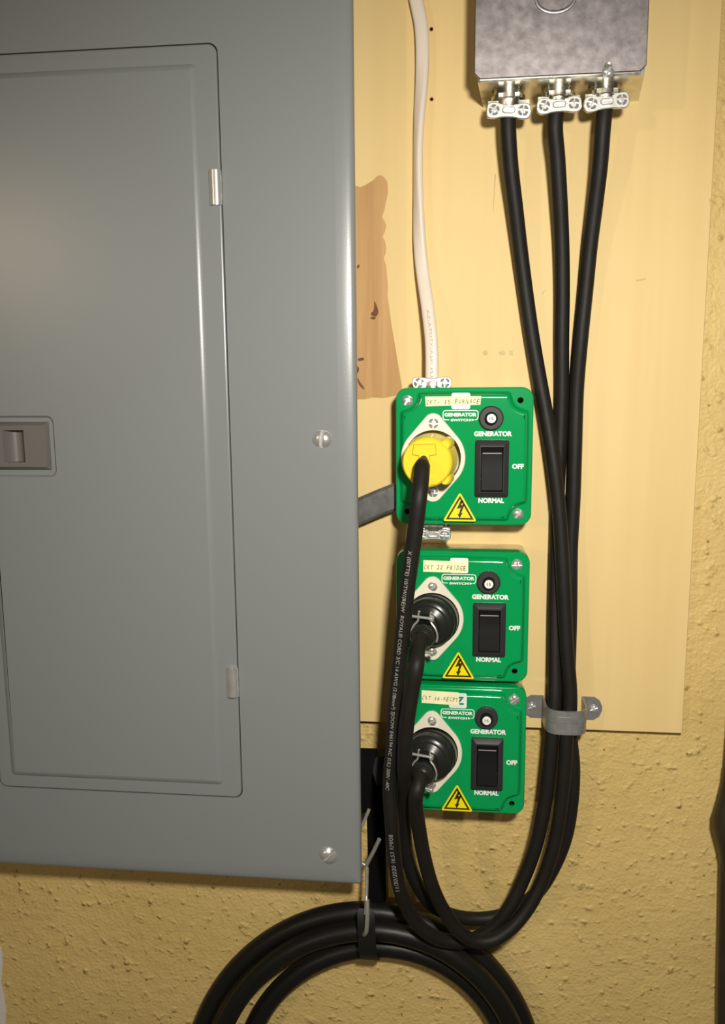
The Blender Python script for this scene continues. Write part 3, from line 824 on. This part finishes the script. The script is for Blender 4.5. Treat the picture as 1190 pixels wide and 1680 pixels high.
gp = [P(*p) for p in ((530, 868, 30), (562, 851, 30), (592, 838, 31), (620, 826, 31), (645, 816, 31), (672, 806, 31))]
b = MB(); b.tube(gp, 3.6, n=8, step=3, rx=10.6)
g = b.build('grey_cable', M['grey_cable'], None, origin=tuple(gp[2]), smooth=25)
tag(g, 'thick grey flat cable between breaker panel and topmost green switch', 'cable')

# ------------------------------------------------------------------ coiled heavy cord, tie, hanger strap, hook
coil_def = [(597, 1777, 281, 18), (604, 1783, 257, 33), (620, 1774, 221, 20)]
pts = []
nt = len(coil_def) - 1
for k in range(0, (nt + 1) * 36):
    u = k / 36.0
    i0 = min(int(u), nt); 
    fr_ = u - i0
    A = coil_def[i0]; B2 = coil_def[min(i0 + 1, nt)]
    w = 0.0 if fr_ < .72 else (fr_ - .72) / .28
    w = w * w * (3 - 2 * w)
    c_ = [A[j] * (1 - w) + B2[j] * w for j in range(4)]
    a = PI / 2 + 2 * PI * u + PI      # begins at the lowest point, out of view
    pts.append(P(c_[0] + c_[2] * math.cos(a), c_[1] - c_[2] * math.sin(a), c_[3]))
b = MB(); b.tube(pts, 9.1, n=18, step=8)
c0 = P(597, 1496, 22)
co = b.build('coiled_cord', M['thick_rubber'], None, origin=(c0.x, -12, c0.z))
tag(co, 'coil of thick black rubber cord hanging below the breaker panel', 'cord coil')

q = P(603, 1512, 52)
b = MB()
rings = []
prof = [(P(603, 1500, 53).z, 46), (P(603, 1506, 53).z, 49), (P(603, 1520, 53).z, 50), (P(603, 1545, 50).z, 49), (P(603, 1562, 45).z, 45.5), (P(603, 1571, 40).z, 39), (P(603, 1574, 32).z, 28), (P(603, 1572, 22).z, 14), (P(603, 1560, 15).z, 6.5)]
x0, x1 = P(586, 1530, 50).x, P(620, 1530, 50).x
for i, (z, h) in enumerate(prof):
    za, ha = prof[max(i - 1, 0)]; zb, hb = prof[min(i + 1, len(prof) - 1)]
    t_ = Vector((zb - za, hb - ha)).normalized(); n_ = Vector((t_.y, -t_.x)) * 2.4
    sh = 1.2 * i / 3
    w0 = 1.5 if i == 0 else 0
    rings.append([(x0 + sh + w0, -h, z), (x1 + sh - w0 - 3, -h, z), (x1 + sh - w0 - 3, -(h + n_.y), z + n_.x), (x0 + sh + w0, -(h + n_.y), z + n_.x)])
b.loft(rings)
tie = b.build('cord_tie', M['tie'], None, origin=(q.x, -20, q.z))
tag(tie, 'black rubber tie wrapped round the thick coiled cord', 'tie strap')

hs_t = thing('hanger_strap', (P(618, 1300, 8).x, -2, P(618, 1300, 8).z), 'wide black webbing strap hanging down behind the thick coil beside the panel', 'strap')
def px_quad(mb, pts, d0, d1):
    mb.plate([(P(x, y, d1).x, P(x, y, d1).z) for x, y in pts][::-1], [(0, d0), (0, d1 - .4), (.4, d1)])
b = MB(); px_quad(b, [(600, 1240), (626, 1240), (632, 1300), (633, 1480), (631, 1540), (605, 1540), (604, 1400), (602, 1300)], 1.0, 4.0)
b.build('webbing', M['webbing'], hs_t)
b = MB()
x0, x1 = P(560, 1240, 30).x, P(613, 1240, 30).x
prof = [(P(600, 1250, 20).z, 4), (P(600, 1240, 20).z, 10), (P(600, 1236, 24).z, 18), (P(600, 1236, 30).z, 26), (P(600, 1244, 34).z, 32), (P(600, 1260, 34).z, 33.5), (P(600, 1290, 34).z, 33), (P(600, 1333, 32).z, 31)]
rings = []
for i, (z, h) in enumerate(prof):
    za, ha = prof[max(i - 1, 0)]; zb, hb = prof[min(i + 1, len(prof) - 1)]
    t_ = Vector((zb - za, hb - ha)).normalized(); n_ = Vector((t_.y, -t_.x)) * 2.0
    k = (0, 1, 2, 2.5, 2, 0, -2, -4)[i]
    rings.append([(x0, -h, z), (x1 + k, -h, z), (x1 + k, -(h + n_.y), z + n_.x), (x0, -(h + n_.y), z + n_.x)])
b.loft(rings)
b.build('folded_end', M['webbing'], hs_t)
b = MB(); px_quad(b, [(613, 1250), (617, 1243), (634, 1241), (636, 1283), (618, 1289), (612, 1270)], 12, 27)
b.build('buckle', M['grey_rubber'], hs_t)['label'] = 'dark grey rubber buckle'

hk = thing('wire_hook', tuple(P(601, 1420, 44)), 'bent steel wire hook carrying the thick black coil', 'hook')
b = MB(); b.tube([P(*p) for p in ((606, 1327, 36), (598, 1346, 38), (588, 1366, 40), (582, 1390, 42), (588, 1412, 44), (601, 1421, 46), (602, 1440, 48), (601, 1478, 52), (600, 1500, 55))], 1.5, n=10, step=2)
b.build('wire_shank', M['zinc'], hk)
b = MB(); b.tube([P(*p) for p in ((601, 1421, 46), (605, 1412, 49), (614, 1395, 53), (622.5, 1377, 57))], 1.7, n=10, step=2)
b.build('hook_tip', M['zinc'], hk)
b = MB(); b.tube([P(*p) for p in ((602.5, 1476, 55), (603, 1495, 57), (602.5, 1515, 57.5), (601, 1528, 56), (598, 1533, 51))], 2.0, n=10, step=2)
b.build('hook_sleeve', M['bright_zinc'], hk)

# ------------------------------------------------------------------ dark pole at the edge of the view
po = thing('dark_pole', tuple(P(1196, 1700, 20)), 'dark brown pole with a bulging grip leaning near the wall', 'pole')
b = MB(); b.tube([P(*p) for p in ((1192, 2300, 22), (1188, 1680, 22), (1192, 1480, 22), (1196, 1330, 22), (1207, 1180, 22), (1232, 700, 22))], 5.5, n=16, step=20)
b.build('shaft', M['pole'], po)
a = P(1196, 1440, 24); c2 = P(1200, 1240, 24)
b = MB(); b.lathe(a, (c2 - a), [(5, 0), (6, 12), (9, 28), (13.5, 46), (13.5, 54), (9, 72), (6, 88), (5, 100)], 24)
b.build('grip', M['pole'], po)

for o in scene.objects:
    if '_o' in o: del o['_o']
